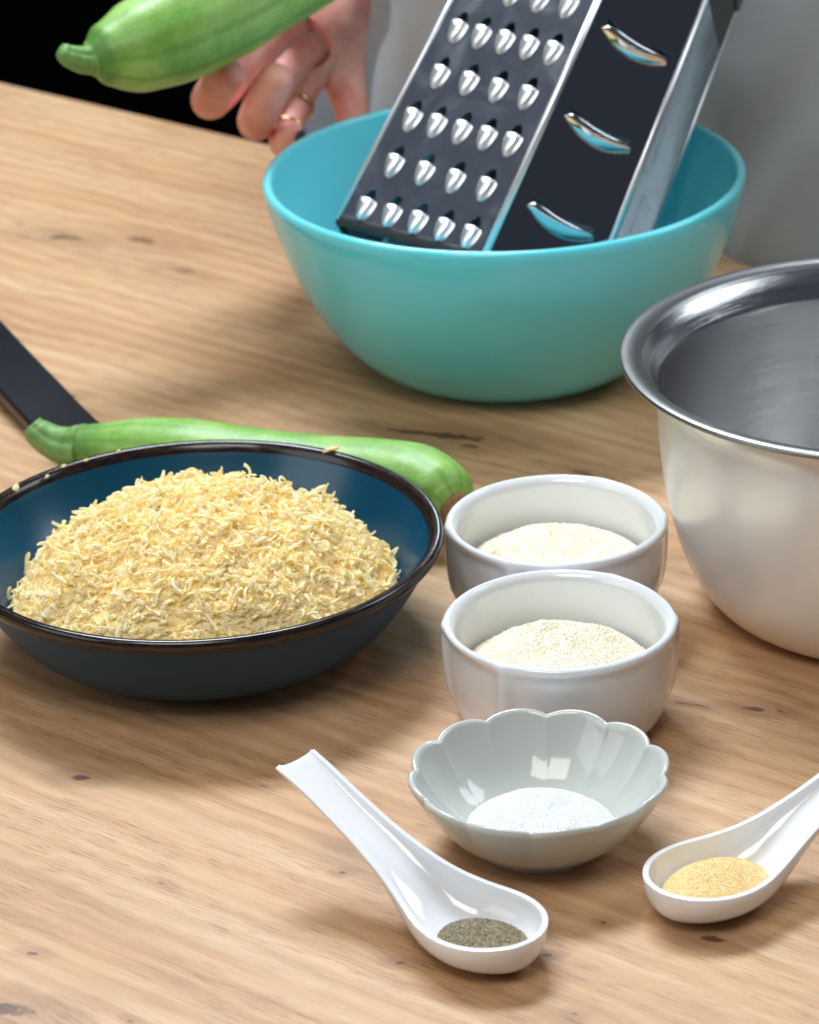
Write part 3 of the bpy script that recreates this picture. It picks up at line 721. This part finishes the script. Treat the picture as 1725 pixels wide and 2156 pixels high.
# rasp face (2-3)
fp, wb, wt, H = panel('fine_panel', 2, [], GFP)
v = []; f = []; y = .010; k = 0
while y < H - .026:
    wy = wb + (wt - wb) * y / H - .006; n_ = int(2 * wy / .0019)
    for i in range(n_ + 1):
        x = -wy + (i + (.5 if k % 2 else 0)) * .0019
        if x > wy: continue
        b = len(v); v += [(x - .0005, y, .0004), (x + .0005, y, .0004), (x, y + .0009, .0004), (x, y + .0002, .0013)]; f += [(b, b + 1, b + 3), (b + 1, b + 2, b + 3), (b + 2, b, b + 3)]
    y += .00165; k += 1
tag(pyd('rasp_teeth', v, f, GF, fp, smooth=False), kind='stuff')
for k in (3, 4, 5): panel('rear_panel', k, [], GS)
# corner seams
for k in range(6):
    b0, t0 = B[k] + LIFT - gr.location, T[k] + LIFT - gr.location; out = ((B[k] - C0) - AX * (B[k] - C0).dot(AX)).normalized(); sd = AX.cross(out).normalized()
    rings = []
    for q in range(2):
        c = b0 if q == 0 else t0
        rings.append([c + out * (.0014 * math.cos(a * math.pi / 6) - .0002) + sd * (.0019 if k in (1, 2) else .0012) * math.sin(a * math.pi / 6) for a in range(12)])
    v, f = loft(rings, cap0=True, cap1=True); pyd('corner_seam', v, f, GE, gr)
# foot ring and top cap
rings = []
for (s_, h_) in ((.975, -.0025), (.995, -.0025), (1.004, -.001), (1.010, .001), (1.008, .0025), (1.003, .0028)):
    rr_ = []
    for k in range(6):
        for t in range(6):
            p_ = B[k].lerp(B[(k + 1) % 6], t / 6); rr_.append(C0 + (p_ - C0) * s_ + AX * h_ + LIFT - gr.location)
    rings.append(rr_)
v, f = loft(rings); pyd('foot_band', v, f, RUB, gr, smooth=False)
CAPM = M('grey_plastic_cap').set(Base_Color=rgb(.08, .09, .10), Roughness=.4).m
rings = []
for (s_, h_) in ((1.0, .0), (1.03, .0), (1.03, .006), (.98, .009), (.0, .010)):
    rings.append([C1 + (T[k].lerp(T[(k + 1) % 6], t / 6) - C1) * s_ + AX * h_ + LIFT - gr.location for k in range(6) for t in range(6)])
v, f = loft(rings); pyd('top_cap', v, f, CAPM, gr, smooth=False)
rings = []; hp = catmull([C1 + LIFT - gr.location + AX * z + (T[0] - T[3]).normalized() * x for x, z in ((-.045, .004), (-.042, .03), (-.02, .048), (.02, .048), (.042, .03), (.045, .004))], 6)
for i, p_ in enumerate(hp):
    d = (hp[min(i + 1, len(hp) - 1)] - hp[max(0, i - 1)]).normalized(); s = d.cross((T[1] - T[5]).normalized()).normalized(); w = d.cross(s)
    rings.append([p_ + s * .006 * math.cos(a * math.pi / 6) + w * .011 * math.sin(a * math.pi / 6) for a in range(12)])
v, f = loft(rings, cap0=True, cap1=True); pyd('handle', v, f, RUB, gr)

# ------------------------------------------------------------ person
def skin_mat():
    m = M('skin'); c = m.obj(); n = m.noise(c, 60, 4, .6); n2 = m.noise(c, 700, 3, .6)
    m.set(Base_Color=m.mix(m.mapr(m.noise(c, 45, 3, .55), .36, .64, 0, 1), srgb(216, 136, 124), srgb(238, 176, 160)), Roughness=.5)
    m.b.inputs['Subsurface Weight'].default_value = .5; m.b.inputs['Subsurface Radius'].default_value = (1, .3, .18); m.b.inputs['Subsurface Scale'].default_value = .006
    m.bump(n2, .3, .0005); return m.m
SKIN = skin_mat()
pe = empty('person', (.10, 2.22, -.76)); tag(pe, 'person in a grey linen apron behind the table, hand holding a zucchini', 'person')
def skin(name, chains, parent, mat, lev=3):
    """chains: list of (list of (pos, r)); the first vertex of later chains may be ('j', ci, vi)"""
    vs = []; es = []; rs = []; idx = []
    for ch in chains:
        L = []
        for q in ch:
            if q[0] == 'j': L.append(idx[q[1]][q[2]])
            else: vs.append(Vector(q[0]) - parent.location); rs.append(q[1]); L.append(len(vs) - 1)
        for a, b in zip(L, L[1:]): es.append((a, b))
        idx.append(L)
    me = bpy.data.meshes.new(name); me.from_pydata([tuple(a) for a in vs], es, []); me.update()
    o = bpy.data.objects.new(name, me); COL.objects.link(o); o.parent = parent
    md = o.modifiers.new('skin', 'SKIN'); sub(o, lev)
    for i, r_ in enumerate(rs):
        sv = me.skin_vertices[0].data[i]; sv.radius = (r_, r_) if not isinstance(r_, tuple) else r_; sv.use_root = (i == 0)
    me.materials.append(mat); md.use_smooth_shade = True
    return o
chains = [
    [((.10, 2.26, .25), .10), ((.02, 2.24, .42), .055), ((-.035, 2.16, .36), .040), ((-.030, 2.06, .245), .027), ((-.0275, 2.01, .200), .0225), ((-.029, 1.985, .165), .024), ((-.034, 1.955, .140), .024), ((-.040, 1.940, .122), .019)],
    [('j', 0, 6), ((-.066, 1.935, .130), .0125), ((-.090, 1.912, .118), .0120), ((-.1015, 1.874, .1170), .0115), ((-.0945, 1.852, .1335), .0106), ((-.0835, 1.842, .1475), .0090)],
    [('j', 0, 6), ((-.055, 1.932, .122), .0125), ((-.0720, 1.905, .106), .0118), ((-.0765, 1.874, .1035), .0115), ((-.0690, 1.852, .1260), .0106), ((-.0585, 1.847, .1450), .0090)],
    [('j', 0, 7), ((-.050, 1.930, .110), .0105), ((-.0590, 1.905, .094), .0095), ((-.0620, 1.878, .0900), .0092), ((-.0580, 1.866, .0990), .0088), ((-.0545, 1.859, .1065), .0078)],
    [('j', 0, 5), ((-.060, 1.955, .150), .0110), ((-.090, 1.925, .150), .0100), ((-.112, 1.895, .152), .0092), ((-.122, 1.872, .160), .0078)],
    [('j', 0, 6), ((-.028, 1.935, .112), .0130), ((-.0235, 1.922, .092), .0100), ((-.0215, 1.912, .074), .0085)],
]
body = skin('body', chains, pe, SKIN, 2)
GOLD = M('gold').set(Base_Color=rgb(.55, .33, .14), Metallic=1.0, Roughness=.25).m
def ring(c, ax, r_, t=.0013):
    ax = Vector(ax).normalized(); u = ax.cross(Vector((.3, .2, 1))).normalized(); w = ax.cross(u); rings = []
    for i in range(32):
        a = i * 2 * math.pi / 32; d = u * math.cos(a) + w * math.sin(a)
        rings.append([Vector(c) - pe.location + d * (r_ + t * .6 * math.cos(b * math.pi / 4)) + ax * t * math.sin(b * math.pi / 4) for b in range(8)])
    rings.append(rings[0]); v, f = loft(rings); return pyd('ring', v, f, GOLD, pe)
ring((-.0550, 1.917, .1010), (-.009, -.025, -.016), .0104)
ring((-.0600, 1.893, .0925), (-.004, -.027, -.005), .0100)
NAIL = M('dark_nail_polish').set(Base_Color=rgb(.03, .035, .055), Roughness=.15).m
nb = bmesh.new(); bmesh.ops.create_uvsphere(nb, u_segments=16, v_segments=10, radius=1)
for v_ in nb.verts: v_.co = Vector((v_.co.x * .0042, v_.co.y * .0022, v_.co.z * .0052))
nl = link('fingernail', nb, NAIL, pe); nl.location = Vector((-.0515, 1.8545, .1035)) - pe.location; nl.rotation_euler = (R(30), R(-20), R(50))

def linen(name, c0, c1, sc=900):
    m = M(name); co = m.uv(); n = m.noise(m.obj(), 14, 4, .6)
    w1 = m.n('TexWave'); w1.wave_type = 'BANDS'; w1.bands_direction = 'X'; m.put(w1.inputs['Vector'], co); w1.inputs['Scale'].default_value = sc; w1.inputs['Distortion'].default_value = 1.5; w1.inputs['Detail'].default_value = 2
    w2 = m.n('TexWave'); w2.wave_type = 'BANDS'; w2.bands_direction = 'Y'; m.put(w2.inputs['Vector'], co); w2.inputs['Scale'].default_value = sc; w2.inputs['Distortion'].default_value = 1.5; w2.inputs['Detail'].default_value = 2
    h_ = m.math('ADD', w1.outputs['Fac'], w2.outputs['Fac'])
    slub = m.noise(m.scale(co, 60, 420, 1), 1, 3, .6)
    t = m.math('ADD', m.math('MULTIPLY', h_, .22), m.math('ADD', m.math('MULTIPLY', slub, .35), m.math('MULTIPLY', n, .25)))
    m.set(Base_Color=m.mix(t, c0, c1), Roughness=.9); m.b.inputs['Specular IOR Level'].default_value = .15
    m.bump(h_, .6, .0006); return m.m
LIN = linen('grey_linen', srgb(186, 198, 206), srgb(228, 238, 246))
SHIRT = linen('pale_shirt_cotton', srgb(150, 152, 156), srgb(196, 200, 206), 1200)
def torso(name, x0, x1, zlo, zhi, bulge, mat, yoff, seed, nx=90, nz=70, foldamp=.006):
    v = []; f = []; uvl = []
    D = Vector((.76996, -.63809)); Nn = Vector((.63809, .76996))
    for j in range(nz + 1):
        for i in range(nx + 1):
            s = x0 + (x1 - x0) * i / nx; z = zlo + (zhi - zlo) * j / nz
            q = (s - (x0 + x1) / 2) / ((x1 - x0) / 2)
            d = yoff + bulge * (1 - math.sqrt(max(0, 1 - (abs(q) * .985) ** 2.4))) * 1.0
            d += foldamp * noise.noise(Vector((s * 9 + z * 4 + seed, z * 2.5, seed))) * 2 + foldamp * .5 * noise.noise(Vector((s * 26 - z * 10, z * 5, seed + 4)))
            p_ = Vector((-.261309, 2.304164)) + D * s + Nn * d
            v.append(Vector((p_.x, p_.y, z)) - pe.location); uvl.append((s, z))
    for j in range(nz):
        for i in range(nx):
            a = j * (nx + 1) + i; f.append((a, a + 1, a + nx + 2, a + nx + 1))
    me = bpy.data.meshes.new(name); me.from_pydata([tuple(a) for a in v], [], f); uv = me.uv_layers.new(name='UV')
    for p_ in me.polygons:
        for li, vi in zip(p_.loop_indices, p_.vertices): uv.data[li].uv = uvl[vi]
    me.update(); o = link(name, me, mat, pe); md = o.modifiers.new('t', 'SOLIDIFY'); md.thickness = .0015; return o
torso('shirt', .140, .80, -.35, .50, .16, SHIRT, .028, 3)
torso('apron', .245, .78, -.35, .46, .10, LIN, .012, 8, foldamp=.022)
